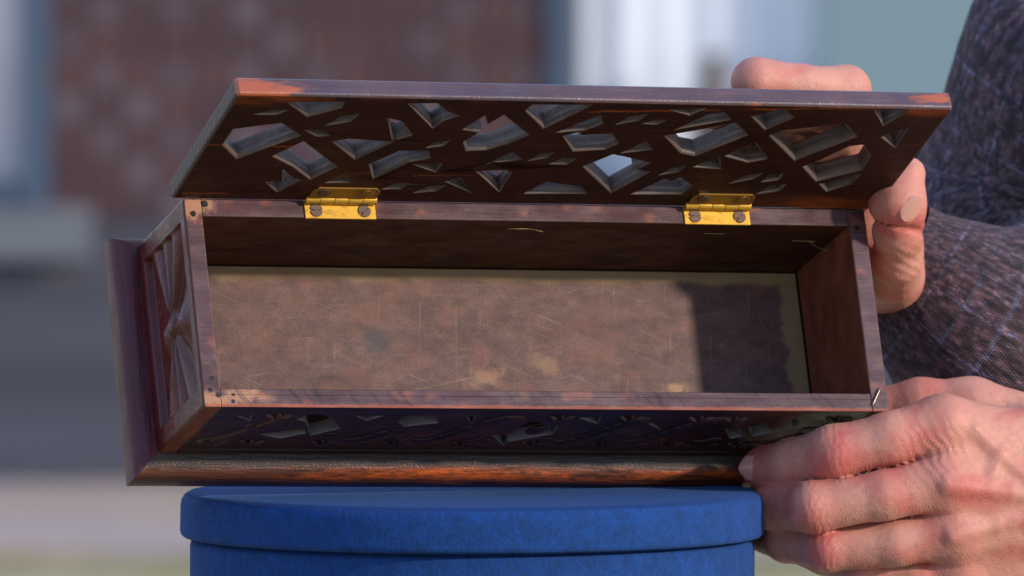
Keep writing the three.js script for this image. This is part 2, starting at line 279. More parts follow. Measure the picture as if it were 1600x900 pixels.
{ // floor: dusty, with residue along the foot of the walls
  const fm = wood(.256, .066, 1400, [88, 62, 58], [104, 77, 71], { rough: .6, rv: .12, bump: .00006, grain: .22, spec: .4, over: (u, v, c, x, y) => {
    c = mul3(c, .8 + .4 * f2(x * .22, y * .3, 5)); c = mul3(c, .86 + .28 * n2(x * 3.1, y * 3.1));
    for (let k = 0; k < 5; k++) { const a = k * .63 + .2, X = x * Math.cos(a) + y * Math.sin(a), Y = y * Math.cos(a) - x * Math.sin(a), q = n2(X * .05 + k * 31, Y * 2.2 + k * 7); if (q > .88) c = lerp3(c, k & 1 ? [64, 48, 44] : [168, 144, 130], (q - .88) * 3.2); }
    const sp = n2(x * 5.3, y * 5.3) * n2(x * 1.9 + 40, y * 1.9); if (sp > .62) c = lerp3(c, [190, 170, 150], (sp - .62) * 2.2);
    const d1 = 66 - y + (f2(x * .09, 4, 3) - .5) * 4, d2 = 256 - x + (f2(y * .2, 9, 3) - .5) * 6;
    const dirt = Math.max(step(6.5, 3.5, d1), step(9, 6, d2) * .9, step(11, 9.5, x + (f2(y * .25, 2, 3) - .5) * 9) * step(40, 50, y));
    c = lerp3(c, [164, 138, 94], dirt * .75);
    c = lerp3(c, [62, 62, 68], spots([[84, 37, 7, .8]], x, y));
    c = lerp3(c, [160, 124, 92], spots([[126, 24, 11, .7, 2.2], [150, 28, 9, .55, 1.8], [201, 20, 7, 1, 2.4]], x, y));
    c = lerp3(c, [160, 148, 108], spots([[238, 8, 5, .8]], x, y));
    c = lerp3(c, [134, 84, 70], .35 * step(.5, .8, f2(x * .08 + 20, y * .12, 4)));
    return c;
  } });
  const g = slab(7, 263, 7, 73, -57.8, -54.6, .1).toNonIndexed(), p = g.attributes.position, uv = g.attributes.uv; for (let i = 0; i < p.count; i++) uv.setXY(i, (p.getX(i) - .007) / .256, (p.getY(i) - .007) / .066);
  part('floor_board', g, fm, box);
  part('bottom_board', boxUV(slab(1, 269, 1, 79, -68.2, -58, .3), .3, .1), outDark, box);
}
{ // base moulding, four mitred lengths
  const prof = [[-3, -53.1], [.4, -53.1], [3, -53.2], [5.2, -53.6], [7, -54.4], [8.4, -55.6], [9.2, -57.4], [9.6, -60.6], [9.5, -64], [8.8, -66.6], [7, -68.2], [-3, -68.4]];
  const mw = (dirty) => wood(.3, .024, 1400, [56, 34, 28], [86, 48, 34], { rough: .4, rv: .2, bump: .0003, over: (u, v, c, x, y) => {
    const band = dirty ? step(6, 10, y) * step(19.5, 15, y) * step(20, 70, x) * step(285, 225, x + (f2(x * .1, 1) - .5) * 30) : 0;
    c = lerp3(c, [62, 54, 49], dirty ? .75 * step(9.5, 7, y + (f2(x * .1, y * .4, 3) - .5) * 5) : 0);
    c = lerp3(c, [186, 86, 30], band * clamp(.3 + 1.6 * (f2(x * .045 + 5, y * .5, 4) - .38) + 1.1 * (f2(x * .35, y * 1.9, 3) - .5)));
    return c; } });
  const mats = [mw(true), wood(.3, .024, 512, [56, 34, 28], [86, 48, 34], { rough: .4 }), wood(.3, .024, 512, [56, 34, 28], [86, 48, 34], { rough: .4 }), wood(.3, .024, 1024, [70, 19, 25], [88, 27, 32], { rough: .36, rv: .14, bump: .00022 })];
  const cor = [[0, 0, -1, -1], [L, 0, 1, -1], [L, D, 1, .42], [0, D, -1, .42]];
  for (let s = 0; s < 4; s++) {
    const A = cor[s], B = cor[(s + 1) % 4], NS = 60, pos = [], uv = [], idx = [];
    let arc = 0; const arcs = prof.map((q, i) => i ? (arc += Math.hypot(q[0] - prof[i - 1][0], q[1] - prof[i - 1][1])) : 0);
    for (let k = 0; k <= NS; k++) for (let i = 0; i < prof.length; i++) {
      const [o, z] = prof[i], a = [A[0] + A[2] * o, A[1] + A[3] * o], b = [B[0] + B[2] * o, B[1] + B[3] * o], t = k / NS, x = mix(a[0], b[0], t), y = mix(a[1], b[1], t), j = i > 1 && i < 10 ? (f2(x * .06 + s * 30, y * .06 + i * .2, 3) - .5) * .22 * Math.min(1, 8 * t, 8 * (1 - t)) : 0;
      const nx = s === 1 ? 1 : s === 3 ? -1 : 0, ny = s === 2 ? 1 : s === 0 ? -1 : 0;
      pos.push((x + nx * j) * .001, (y + ny * j) * .001, z * .001); uv.push((s & 1 ? y : x) * .001 / .3, arcs[i] * .001 / .024);
    }
    const n = prof.length; for (let k = 0; k < NS; k++) for (let i = 0; i < n - 1; i++) { const q = k * n + i; idx.push(q, q + 1, q + n, q + 1, q + n + 1, q + n); }
    const g = new THREE.BufferGeometry(); g.setAttribute('position', new THREE.Float32BufferAttribute(pos, 3)); g.setAttribute('uv', new THREE.Float32BufferAttribute(uv, 2)); g.setIndex(idx); g.computeVertexNormals();
    mats[s].side = THREE.DoubleSide; part('base_moulding', g, mats[s], box);
  }
}
// lid, standing open; lid frame: x along the box, y from the hinge to the free edge, underside at z = 0
const LA = .147, LID = 79.2, LT = 7;
const lidQ = new THREE.Quaternion(), lidO = new THREE.Vector3(0, .0795, .0012);
{
  const X = new THREE.Vector3(1, 0, 0), Y = new THREE.Vector3(0, Math.sin(LA), Math.cos(LA)), Z = X.clone().cross(Y);
  lidQ.setFromRotationMatrix(new THREE.Matrix4().makeBasis(X, Y, Z));
  const o = 4.4, sh = new THREE.Shape(); sh.moveTo(-o, -.7); sh.lineTo(L + o, -.7); sh.lineTo(L + o, LID - 1); sh.lineTo(L + o - 1, LID); sh.lineTo(1.2 - o, LID); sh.lineTo(-o, LID - 1.2); sh.closePath();
  const LID_HOLES = [[[17.5,73.4],[36.8,74.2],[37.3,71.0],[27.5,64.2]],[[2.9,41.2],[3.1,52.5],[11.0,55.0],[18.9,57.4],[28.1,49.1],[20.6,41.8],[10.8,31.7]],[[24.7,33.3],[32.0,43.9],[49.8,26.0],[43.7,16.9],[34.5,26.0]],[[28.2,13.1],[34.5,13.9],[31.2,22.6],[36.5,16.2],[39.3,15.1],[34.1,6.7]],[[43.9,44.9],[48.0,46.6],[65.7,46.2],[55.8,32.8]],[[51.3,13.9],[55.6,18.5],[58.7,14.7]],[[63.1,74.2],[72.8,74.6],[79.0,68.4],[83.5,66.4],[79.2,63.0],[77.5,57.5]],[[58.8,62.7],[63.5,60.8],[70.5,51.3],[65.8,47.3]],[[90.3,56.4],[94.4,66.1],[97.8,59.4],[101.6,66.6],[115.2,53.0],[110.2,46.8],[103.6,41.6],[96.7,40.8],[93.8,46.7],[97.5,54.5]],[[63.4,28.1],[71.1,38.2],[80.9,38.6],[83.4,34.3],[76.7,31.3],[67.8,18.3]],[[73.0,19.1],[79.4,28.1],[81.4,18.8]],[[80.3,28.7],[89.6,29.0],[89.7,24.0]],[[104.3,26.8],[107.4,30.7],[118.8,23.4],[119.7,9.5]],[[108.5,30.8],[114.6,38.7],[118.9,34.5]],[[97.4,16.0],[100.5,18.3],[109.0,8.1]],[[109.4,71.2],[110.3,75.0],[131.5,75.9],[120.2,59.1]],[[127.0,55.6],[138.2,68.0],[140.7,62.7],[136.2,58.1]],[[130.7,52.5],[134.8,54.8],[135.9,52.6],[147.6,54.2],[152.1,47.8],[149.1,43.8],[138.1,41.8]],[[157.4,40.8],[163.5,48.7],[167.0,43.9]],[[146.7,29.4],[154.3,38.5],[161.7,36.0],[169.8,32.9],[166.3,27.3],[172.4,25.8],[163.9,10.4]],[[130.8,8.2],[135.9,16.2],[149.8,13.3],[153.9,9.0]],[[173.1,9.1],[181.3,20.0],[184.7,18.4],[187.1,21.3],[193.1,15.9],[191.7,10.2]],[[164.7,73.9],[176.7,75.5],[172.8,71.0]],[[172.0,59.5],[180.7,70.7],[185.3,72.0],[189.1,67.8]],[[170.0,53.9],[180.5,58.3],[192.8,64.2],[200.1,56.0],[186.2,40.1],[180.5,41.9]],[[189.8,30.9],[196.1,38.3],[199.5,30.1]],[[198.5,70.0],[207.5,75.7],[213.1,69.9],[206.5,61.2]],[[210.9,55.9],[213.8,59.1],[235.7,65.4],[243.5,56.6],[227.0,38.2]],[[199.3,39.7],[206.1,49.7],[214.7,38.4],[209.2,35.8]],[[233.1,32.3],[238.1,38.0],[244.9,48.1],[249.4,49.5],[255.2,41.1],[255.8,31.3],[242.0,22.1]],[[245.0,19.1],[253.6,25.6],[256.9,27.0],[255.7,20.1],[249.1,14.3]],[[245.0,76.0],[256.8,77.1],[251.8,66.0]],[[255.5,56.4],[262.2,63.4],[262.7,49.3]]];
  for (let k = 0, n = 0; k < 900 && n < 15; k++) { const x = 12 + rnd() * 246, y = 7 + rnd() * 62, a = (rnd() < .6 ? .45 : -.5) + (rnd() - .5) * .5, l = 3 + rnd() * 3.5, w = 1.1 + rnd() * 1.1, c = Math.cos(a), d = Math.sin(a); const at = (u, v) => [x + u * c - v * d, y + u * d + v * c], h = [at(-l, -.2 * w), at(.1 * l, w), at(l, .3 * w), at(.4 * l, -w)]; if (LID_HOLES.some(g => g.some((p0, i) => { const p1 = g[(i + 1) % g.length]; for (let t = 0; t < 1; t += .2) if (Math.hypot(mix(p0[0], p1[0], t) - x, mix(p0[1], p1[1], t) - y) < l + 2.6) return true; return false; }) || (() => { let inn = false; for (let i = 0, j = g.length - 1; i < g.length; j = i++) if (g[i][1] > y !== g[j][1] > y && x < (g[j][0] - g[i][0]) * (y - g[i][1]) / (g[j][1] - g[i][1]) + g[i][0]) inn = !inn; return inn; })())) continue; LID_HOLES.push(h); n++; }
  for (const h of LID_HOLES) sh.holes.push(new THREE.Path(h.map(a => new THREE.Vector2(...a))));
  const g = new THREE.ExtrudeGeometry(sh, { depth: LT - 2.4, bevelEnabled: true, bevelThickness: 1.2, bevelSize: 1, bevelOffset: -1, bevelSegments: 3, steps: 1 });
  g.translate(0, 0, -LT + 1.2).scale(.001, .001, .001);
  const p = g.attributes.position, nn = g.attributes.normal, uv = g.attributes.uv, sel = [[], [], [], []];
  for (let t = 0; t < p.count; t += 3) {
    const x = (p.getX(t) + p.getX(t + 1) + p.getX(t + 2)) / .003, y = (p.getY(t) + p.getY(t + 1) + p.getY(t + 2)) / .003, z = (p.getZ(t) + p.getZ(t + 1) + p.getZ(t + 2)) / 3;
    const outer = x < -2 || x > L + 2 || y < 1.2 || y > LID - 2.6, cap = t < g.groups[0].count;
    sel[cap ? 0 : outer ? (y < LID - 4 && y > 1.2 ? 3 : 1) : 2].push(t);
    for (let k = 0; k < 3; k++) { const a = t + k; outer && !cap ? uv.setXY(a, p.getX(a) / .29 + .02, (p.getZ(a) + .008 + (Math.abs(nn.getX(a)) > .6 ? p.getY(a) : 0)) / .01) : cap ? uv.setXY(a, (p.getX(a) + .005) / .28, p.getY(a) / .0805) : uv.setXY(a, (p.getX(a) + p.getY(a)) / .06, p.getZ(a) / .06); }
  }
  const out = new THREE.BufferGeometry(), ord = sel.flat(); for (const [nm, k] of [['position', 3], ['normal', 3], ['uv', 2]]) { const s = g.attributes[nm].array, d = new Float32Array(ord.length * 3 * k); ord.forEach((t, i) => d.set(s.subarray(t * k, (t + 3) * k), i * 3 * k)); out.setAttribute(nm, new THREE.BufferAttribute(d, k)); }
  let q = 0; sel.forEach((s, i) => { out.addGroup(q, s.length * 3, i); q += s.length * 3; });
  const line = (x, y, x0, y0, x1, y1, w) => { const t = clamp((x - x0) / (x1 - x0)); return x < x0 || x > x1 ? 0 : step(w, w * .4, Math.abs(y - mix(y0, y1, t) + (n2(x * .6, 2) - .5) * .8)) * step(.2, .5, n2(x * .2 + x0, 8) + .2); };
  const under = wood(.28, .0805, 1400, [44, 19, 13], [56, 26, 18], { rough: .5, spec: .16, bump: .00012, over: (u, v, c, x, y) => {
    x -= 5;
    const e = (f2(x * .12, y * .25, 4) - .5);
    let o = step(10, 2, LID - y + e * 14) * (x < 34 ? step(40, 12, x + e * 20) : .35 * step(.5, .7, f2(x * .06 + 4, 1, 3)) * step(5, 2, LID - y)) + step(250, 266, x + e * 16) * step(9, 3, LID - y);
    o += .8 * line(x, y, -4, 41, 32, 40.5, .7) + .7 * line(x, y, -2, 4, 16, 4, .8) + .8 * line(x, y, 82, 20, 106, 21, .5) + line(x, y, 130, 71, 250, 79, .9) + .5 * line(x, y, 54, 20, 70, 22, .8);
    o += .75 * step(215, 250, x + e * 20) * step(13, 5, y + e * 9);
    c = lerp3(c, [176, 84, 28], clamp(o) * (.65 + .5 * e));
    c = lerp3(c, [120, 106, 76], .6 * step(.66, .8, f2(x * .07 + 30, y * 1.2, 3)) * (spots([[20, 15, 13, 1, 1.6], [205, 12, 12, 1, 2], [86, 8, 10]], x, y)));
    return c; } });
  const edge = wood(.29, .01, 1400, [72, 48, 54], [94, 68, 74], { rough: .3, cc: 1, rv: .12, bump: .0002, grain: .5, over: (u, v, c, x, y) => {
    c = lerp3(c, [186, 88, 36], .8 * step(.58, .74, f2(x * .06 + 2, y * .25, 5) - .16 + .46 * step(36, 8, x) + .2 * step(225, 275, x)));
    return lerp3(c, [70, 60, 74], .5 * step(.55, .75, f2(x * .05 + 60, y * .2, 3))); } });
  const lid = part('lid', out, [under, edge, CUT, wood(.29, .05, 512, [58, 46, 44], [76, 62, 60], { rough: .45 })], box);
  lid.position.copy(lidO); lid.quaternion.copy(lidQ); lid.userData.label = 'pierced carved lid standing open with worn orange edges';
}
{ // brass butt hinges
  const bt = (c, r) => M({ color: 0xffffff, metalness: .6, roughness: r, map: tex(256, 128, (u, v) => { const a = f2(u * 9, v * 5, 5), s = n2(u * 90, v * 50); let k = lerp3(c, [120, 84, 30], step(.55, .85, a) * .5); if (s > .96) k = [70, 48, 24]; return k; }) });
  const brass = bt([206, 160, 58], .38), old = bt([150, 112, 48], .45), steel = M({ color: 0x5c4a44, metalness: .7, roughness: .5 });
  const screwG = () => { const c = []; for (const s of [0, 1]) { const h = new THREE.Shape(); for (let k = 0; k <= 16; k++) { const a = s * Math.PI + .22 + k / 16 * (Math.PI - .44); h.lineTo(2.35 * Math.cos(a), 2.35 * Math.sin(a)); } c.push(new THREE.ExtrudeGeometry(h, { depth: .45, bevelEnabled: true, bevelSize: .12, bevelThickness: .12, bevelSegments: 1 })); } c.push(new THREE.CylinderGeometry(2.3, 2.3, .25, 20).rotateX(Math.PI / 2).translate(0, 0, .05).toNonIndexed()); return mergeGeometries(c).scale(.001, .001, .001); };
  const sg = screwG();
  for (const [x0, x1] of [[46.6, 74.2], [196.4, 222.8]]) {
    const h = new THREE.Group(); h.name = 'hinge'; box.add(h);
    part('lower_leaf', slab(x0, x1, 72.7, 79.4, -.4, .6, .18), brass, h);
    const seg = []; const w = (x1 - x0) / 5;
    for (let k = 0; k < 5; k++) seg.push(new THREE.LatheGeometry([[0, 0], [1.7, 0], [1.95, .25], [1.95, w - .3], [1.7, w - .05], [0, w - .05]].map(a => new THREE.Vector2(...a)), 24).rotateZ(-Math.PI / 2).translate(x0 + k * w, 79.7, 1.9));
    part('knuckle', mergeGeometries(seg).scale(.001, .001, .001), brass, h);
    const s = new THREE.Shape([[x0 + .6, 0], [x1 - .6, 0], [x1 - .6, 6.5], [x1 - 2.4, 9], [x0 + 2.4, 9], [x0 + .6, 6.5]].map(a => new THREE.Vector2(...a)));
    const ul = part('upper_leaf', new THREE.ExtrudeGeometry(s, { depth: .6, bevelEnabled: false }).translate(0, 1.2, -.05).scale(.001, .001, .001), old, h); ul.position.copy(lidO); ul.quaternion.copy(lidQ);
    for (const [f, r] of [[.16, .02], [.84, .75]]) { const c = part('screw', sg, steel, h); c.position.set(mix(x0, x1, f) * .001, .0758, .00045); c.rotation.z = r; }
    for (const [f, r] of [[.2, .4], [.8, 1.2]]) { const c = part('screw', sg, f < .5 ? steel : old, h); c.position.copy(new THREE.Vector3(mix(x0, x1, f) * .001, .0068, .0004).applyQuaternion(lidQ).add(lidO)); c.quaternion.copy(lidQ).multiply(new THREE.Quaternion().setFromAxisAngle(new THREE.Vector3(0, 0, 1), r)); }
  }
  const st = new THREE.CatmullRomCurve3([[263, 2.2, -.4], [263.1, 2.4, .55], [265, 5.6, .8], [266.8, 8.8, .5], [266.9, 9, -.4]].map(a => new THREE.Vector3(a[0] * .001, a[1] * .001, a[2] * .001)));
  part('staple', new THREE.TubeGeometry(st, 24, .0003, 8), M({ color: 0xb0a898, metalness: 1, roughness: .4 }), box);
  const fib = []; const fibre = (pts, r = .12) => fib.push(new THREE.TubeGeometry(new THREE.CatmullRomCurve3(pts.map(a => new THREE.Vector3(a[0] * .001, a[1] * .001, a[2] * .001))), 16, r * .001, 5));
  fibre([[129, 72.8, -8], [133, 72.3, -6.5], [138, 72.6, -7.5], [143, 72.2, -9]]); fibre([[208, 72.8, -10], [212, 72.4, -9], [216, 72.6, -9.6]], .1); fibre([[252, 72, -14], [258, 71.5, -20], [262.6, 71, -22]], .1); fibre([[246, 72.6, -16], [255, 72, -15]], .08);
  const fm2 = M({ color: 0xb9a36a, roughness: .9 }); for (const f of fib) part('straw_fibre', f, fm2, box);
}

// ---------------------------------------------------------------- blue pedestal under the box
{
  const bl = M({ color: 0xffffff, roughness: .95, sheen: .4, sheenRoughness: .5, sheenColor: new THREE.Color(.06, .24, .6), bumpScale: .0002,
    map: tex(1024, 512, (u, v) => { const a = f2(u * 40, v * 20, 4), b = n2(u * 420, v * 210), c = f2(u * 160, v * 70, 3); return mul3([4, 54, 114], .72 + a * .25 + b * .14 + c * .3); }),
    bumpMap: tex(1024, 512, (u, v) => { const k = 255 * (.5 * n2(u * 420, v * 210) + .5 * f2(u * 190, v * 95, 3)); return [k, k, k]; }, false) });
  bl.map.repeat.set(5, 10); bl.bumpMap.repeat.set(5, 10);
  const o = W(-14.8, -75.4, -82), ped = top('display_pedestal', 'round blue velvet pedestal with a lidded rim under the wooden box', 'pedestal', new THREE.Vector3(o.x, 0, o.z));
  const Y = o.y, lathe = (pts) => { const q = []; pts.forEach((a, i) => { if (i) { const b = pts[i - 1], n = Math.max(1, Math.round(Math.hypot(a[0] - b[0], a[1] - b[1]) / .05)); for (let k = 1; k <= n; k++) q.push(new THREE.Vector2(mix(b[0], a[0], k / n), mix(b[1], a[1], k / n))); } else q.push(new THREE.Vector2(...a)); }); const g = new THREE.LatheGeometry(q, 160), uv = g.attributes.uv, p = g.attributes.position; for (let i = 0; i < p.count; i++) { uv.setXY(i, uv.getX(i) * .66, p.getY(i) + (Math.abs(p.getY(i) - Y) < .0005 ? Math.hypot(p.getX(i), p.getZ(i)) : 0)); } return g; };
  bl.side = THREE.DoubleSide;
  part('pedestal_lid', lathe([[0, Y], [.1035, Y], [.1057, Y - .0004], [.1073, Y - .0014], [.1083, Y - .003], [.1087, Y - .005], [.1089, Y - .0145], [.1085, Y - .0160], [.1075, Y - .0168], [.1027, Y - .0166]]), bl, ped);
  part('pedestal_column', lathe([[.1025, Y - .0150], [.1025, Y - .0178], [.1047, Y - .0184], [.1052, Y - .02], [.1054, 0], [0, 0]]), bl, ped);
}

// ---------------------------------------------------------------- the person holding the box
{
  const base = new THREE.Vector3(.32, 0, -.45), who = top('person', 'person in a dark plaid jacket holding the open wooden box with both hands', 'person', base);
  const geo = ({ P, nr, I }, col) => {
    const n = P.length / 3, pos = new Float32Array(n * 3), nor = new Float32Array(n * 3), uv = new Float32Array(n * 2), c = new Float32Array(n * 3), v = new THREE.Vector3();
    for (let i = 0; i < n; i++) {
      const [x, y, z] = [P[3 * i], P[3 * i + 1], P[3 * i + 2]]; v.copy(W(x, y, z)).sub(base); pos.set([v.x, v.y, v.z], 3 * i);
      v.set(nr[3 * i], nr[3 * i + 1], nr[3 * i + 2]).applyQuaternion(FRAME_Q); nor.set([v.x, v.y, v.z], 3 * i); uv.set([x / 40, (y - .6 * z) / 40], 2 * i); c.set(col(x, y, z), 3 * i);
    }
    const g = new THREE.BufferGeometry(); g.setAttribute('position', new THREE.BufferAttribute(pos, 3)); g.setAttribute('normal', new THREE.BufferAttribute(nor, 3)); g.setAttribute('uv', new THREE.BufferAttribute(uv, 2)); g.setAttribute('color', new THREE.BufferAttribute(c, 3)); g.setIndex(I); return g;
  };
  // left hand: back of the hand to the camera, fingers round the front of the box
  const idx = [[160.2, -51.7, -76, 11.8], [140.3, -56.4, -70, 9.9], [119.7, -61.4, -70, 10.3], [104.7, -65.6, -81, 9.1], [93.6, -67.3, -91, 8.1]];
  const mid = [[160.9, -71.8, -71, 11.2], [137.6, -76.8, -65, 9.1], [111.4, -81.3, -65, 9.2], [99, -81.6, -84, 9], [92.5, -82.2, -106, 8.2]];
  const rin = [[163.5, -90.4, -76, 10.8], [142.4, -94.6, -72, 8.6], [116.8, -96.6, -73, 8.5], [102.6, -94, -90, 8.2], [95.3, -92.4, -108, 7.4]];
  const pin = [[166.4, -106.5, -86, 10], [150.0, -107.2, -83, 7.9], [131.4, -103.6, -84, 7.9], [117.5, -100.2, -104, 7.1], [109.4, -98.1, -112, 6.4]];
  const thL = [[204.2, -60, -118, 17], [172.9, -46.5, -114, 12.5], [153.9, -44.2, -114, 10], [142, -45.7, -116, 9]];
  const wr = [246, -84, -122, 27];
  const palm = [[idx[0], wr], [mid[0], wr], [rin[0], wr], [pin[0], [240, -96, -126, 23]], [[178, -60, -90, 11], [178, -98, -94, 10]], [[200, -62, -100, 18], [205, -95, -104, 18]]];
  const lines = [[[172, -52.5, -52.5, .8], [181, -62, -46.5, 1.1], [178, -70, -44.6, 1]], [[181, -62, -46.5, 1], [192, -71, -46, 1.1], [208, -72, -52, 1.2], [228, -74, -60, 1.3]], [[163, -92, -50.5, .8], [180, -88, -49, 1.1], [200, -84, -54, 1.2], [224, -86, -62, 1.2]], [[161, -73, -46, 1], [185, -76, -49, 1.2], [222, -80, -62, 1.4]]];
  const creases = (x, y, z, f, amp) => { const p = f[2], a = f[1], dx = p[0] - a[0], dy = p[1] - a[1], dz = p[2] - a[2], l = Math.hypot(dx, dy, dz), vx = x - p[0], vy = y - p[1], vz = z - p[2]; const r2 = vx * vx + vy * vy + vz * vz; if (r2 > 260 || vz < 0) return 0; const s = (vx * dx + vy * dy + vz * dz) / l; const w = Math.exp(-Math.pow((s + .5) / 4.2, 2)) * step(0, 5, vz); return amp * w * (.55 * Math.cos((s + 2.6 * n2(y * .35, x * .15)) * 2.3) - .35 + .5 * (f2(x * .7, y * .35, 2) - .5)); };
  const bump = (x, y, z, c, r, h) => { const d = ((x - c[0]) ** 2 + (y - c[1]) ** 2 + (z - c[2]) ** 2) / (r * r); return d > 6 ? 0 : h * Math.exp(-d); };
  let veins = false;
  const hand = (x, y, z) => {
    let pd = 1e3; for (const [a, b] of palm) pd = smin(pd, capsule(x, y, z, a, b), 9);
    let d = pd, m1 = 1e3, m2 = 1e3; for (const f of [idx, mid, rin, pin]) { const c = chain(x, y, z, f, 3.2); if (c < m1) { m2 = m1; m1 = c; } else if (c < m2) m2 = c; d = Math.min(d, smin(pd, c, 4)); }
    d += (.12 + .6 * step(106, 126, x)) * Math.exp(-Math.pow((m2 - m1) / 1.5, 2)) * step(166, 150, x);
    d = Math.min(d, smin(pd, chain(x, y, z, thL, 4), 7));
    if (d > 6) return d;
    if (veins) for (const l of lines) d = smin(d, chain(x, y, z, l, 2), 4.5);
    for (const f of [idx, mid, rin, pin]) { d += creases(x, y, z, f, .18) - bump(x, y, z, [f[2][0], f[2][1], f[2][2] + 8], 6, .9); d -= bump(x, y, z, [f[0][0], f[0][1], f[0][2] + 10], 9, 1.0); }
    // soft wrinkles in the web between index knuckle and back of the hand
    const w = Math.exp(-((x - 157) ** 2 + (y + 60) ** 2) / 130); d += .17 * w * Math.cos((x * .8 + y * .45 + 2 * n2(x * .2, y * .2)) * 2.1);
    return d + .16 * (n3(x * .5, y * .5, z * .5) - .5) + .5 * (n3(x * .12, y * .12, z * .12) - .5);
  };
  for (const l of lines) for (const q of l) for (let z = -30; z > -130; z -= .25) if (hand(q[0], q[1], z) < 0) { q[2] = z - q[3] * .75; break; }
  veins = true;
  // right hand: fingers on the outside of the lid, thumb at the hinge end
  const lp = (X, l, u) => { const v = new THREE.Vector3(X * .001, l * .001, -u * .001).applyQuaternion(lidQ).add(lidO).applyQuaternion(box.quaternion).add(box.position).sub(FRAME_O).applyQuaternion(FRAME_Q.clone().invert()).multiplyScalar(1000); return [v.x, v.y, v.z]; };
  const lf = (...a) => a.map(([X, l, u, r]) => [...lp(X, l, u), r]);
  const thR = [[147, 2, -186, 12], [145.4, 5, -140, 10.4], [144.8, 11.0, -114, 9], [145.0, 21.5, -102, 9.1], [144.4, 31.5, -95, 10.3], [148.4, 42.7, -99, 6.5]];
  const fR = [lf([246, 38, 20, 10], [242, 60, 17.5, 8.8], [221, 66, 15.5, 7.6], [203, 67, 16.6, 9]), lf([245, 26, 20, 10], [236, 42, 19, 8.8], [212, 47, 16, 8], [194, 48, 15.2, 7.8]), lf([245, 16, 20, 10], [238, 28, 21, 9], [220, 34, 17, 8.2], [204, 36, 16, 7.8]), lf([246, 4, 20, 9.5], [244, 12, 20, 8.2], [232, 17, 17, 7.5], [220, 19, 15.5, 7])];
  const wR = [142, 8, -190, 16], palmR = fR.map(f => [f[0], wR]);
  const handR = (x, y, z) => {
    let pd = 1e3; for (const [a, b] of palmR) pd = smin(pd, capsule(x, y, z, a, b), 9);
    let d = pd; for (const f of fR) d = Math.min(d, smin(pd, chain(x, y, z, f, 3.2), 5));
    d = Math.min(d, smin(pd, chain(x, y, z, thR, 3.6), 6));
    if (d > 5) return d;
    const q = thR[3]; // folds below the ball of the thumb
    const s = y - q[1] + .25 * (x - q[0]), dd = Math.hypot(x - q[0], z - q[2]); if (dd < 14) d += 1.3 * Math.exp(-Math.pow((s - 1.5) / 1.5, 2)) + .14 * Math.exp(-Math.pow((s + 11) / 8, 2)) * Math.cos(s * 1.7 + x * .35 + 2 * n2(x * .3, y * .3));
    return d + .16 * (n3(x * .5, y * .5, z * .5) - .5) + .4 * (n3(x * .12, y * .12, z * .12) - .5);
  };
  const skinCol = (list) => (x, y, z) => {
    let red = .7 * step(.38, .75, f2(x * .09 + z * .05, y * .09 + 30, 4)); for (const [c, r, k] of list) red += k * Math.exp(-((x - c[0]) ** 2 + (y - c[1]) ** 2 + (z - c[2]) ** 2) / (r * r));
    const m = .9 + .2 * f2(x * .5 + z * .3, y * .5, 3), sp = n2(x * 1.3, y * 1.3 + z) > .955 ? .82 : 1, t = clamp(red);
    return [mix(.58, .52, t) * m * sp, mix(.265, .13, t) * m * sp, mix(.2, .11, t) * m * sp];
  };
  const pts = [...[idx, mid, rin, pin].flatMap(f => [[[f[2][0], f[2][1], f[2][2] + 9], 8, .5], [f[4], 12, .7], [[f[0][0], f[0][1], f[0][2] + 11], 11, .35]])];
  const gL = geo(nets(hand, [80, -120, -150], [252, -26, -44], 1.05), skinCol(pts));
  const gR = geo(nets(handR, [60, -36, -205], [182, 110, 12], 1.2), skinCol([[thR[4], 13, .6], [fR[0][3], 12, .5], [fR[0][1], 9, .4]]));
  const skin = M({ vertexColors: true, roughness: .5, specularIntensity: .8, sheen: .25, sheenColor: new THREE.Color(.9, .35, .25), sheenRoughness: .5, bumpScale: .00008,
    bumpMap: tex(512, 512, (u, v) => { let b = 1, b2 = 1; const X = u * 40, Y = v * 40, i0 = Math.floor(X), j0 = Math.floor(Y); for (let j = -1; j < 2; j++) for (let i = -1; i < 2; i++) { const a = ((i0 + i + 40) % 40), c = ((j0 + j + 40) % 40), px = i0 + i + LAT[(a << 8) | c], py = j0 + j + LAT[(a << 8) | (c + 80)], d = Math.hypot(X - px, Y - py); if (d < b) { b2 = b; b = d; } else if (d < b2) b2 = d; } const k = 255 * clamp((b2 - b) * 1.6); return [k, k, k]; }, false) });
  skin.bumpMap.repeat.set(1.2, 1.2);
  // arms inside the sleeves join both hands to the shoulders
  const arms = geo(nets((x, y, z) => { let d = chain(x, y, z, [[246, -84, -122, 26], [330, -100, -190, 30], [420, -60, -330, 38], [430, 170, -420, 52], [330, 190, -430, 50], [275, 152, -390, 44], [238, 8, -340, 30], [222, -20, -285, 26], [188, -14, -212, 20], [142, 8, -190, 16]], 10); d = smin(d, chain(x, y, z, [[350, 190, -430, 50], [352, 260, -420, 48], [352, 300, -400, 55]], 20), 20); return smin(d, Math.hypot((x - 352) / 74, (y - 360) / 112, (z + 380) / 92) * 80 - 80, 14); }, [100, -170, -520], [520, 480, -60], 9), () => [.54, .3, .22]);
  const body = part('body', mergeGeometries([gL, gR, arms]), skin, who); body.userData.label = 'bare hands with broad reddened knuckles';
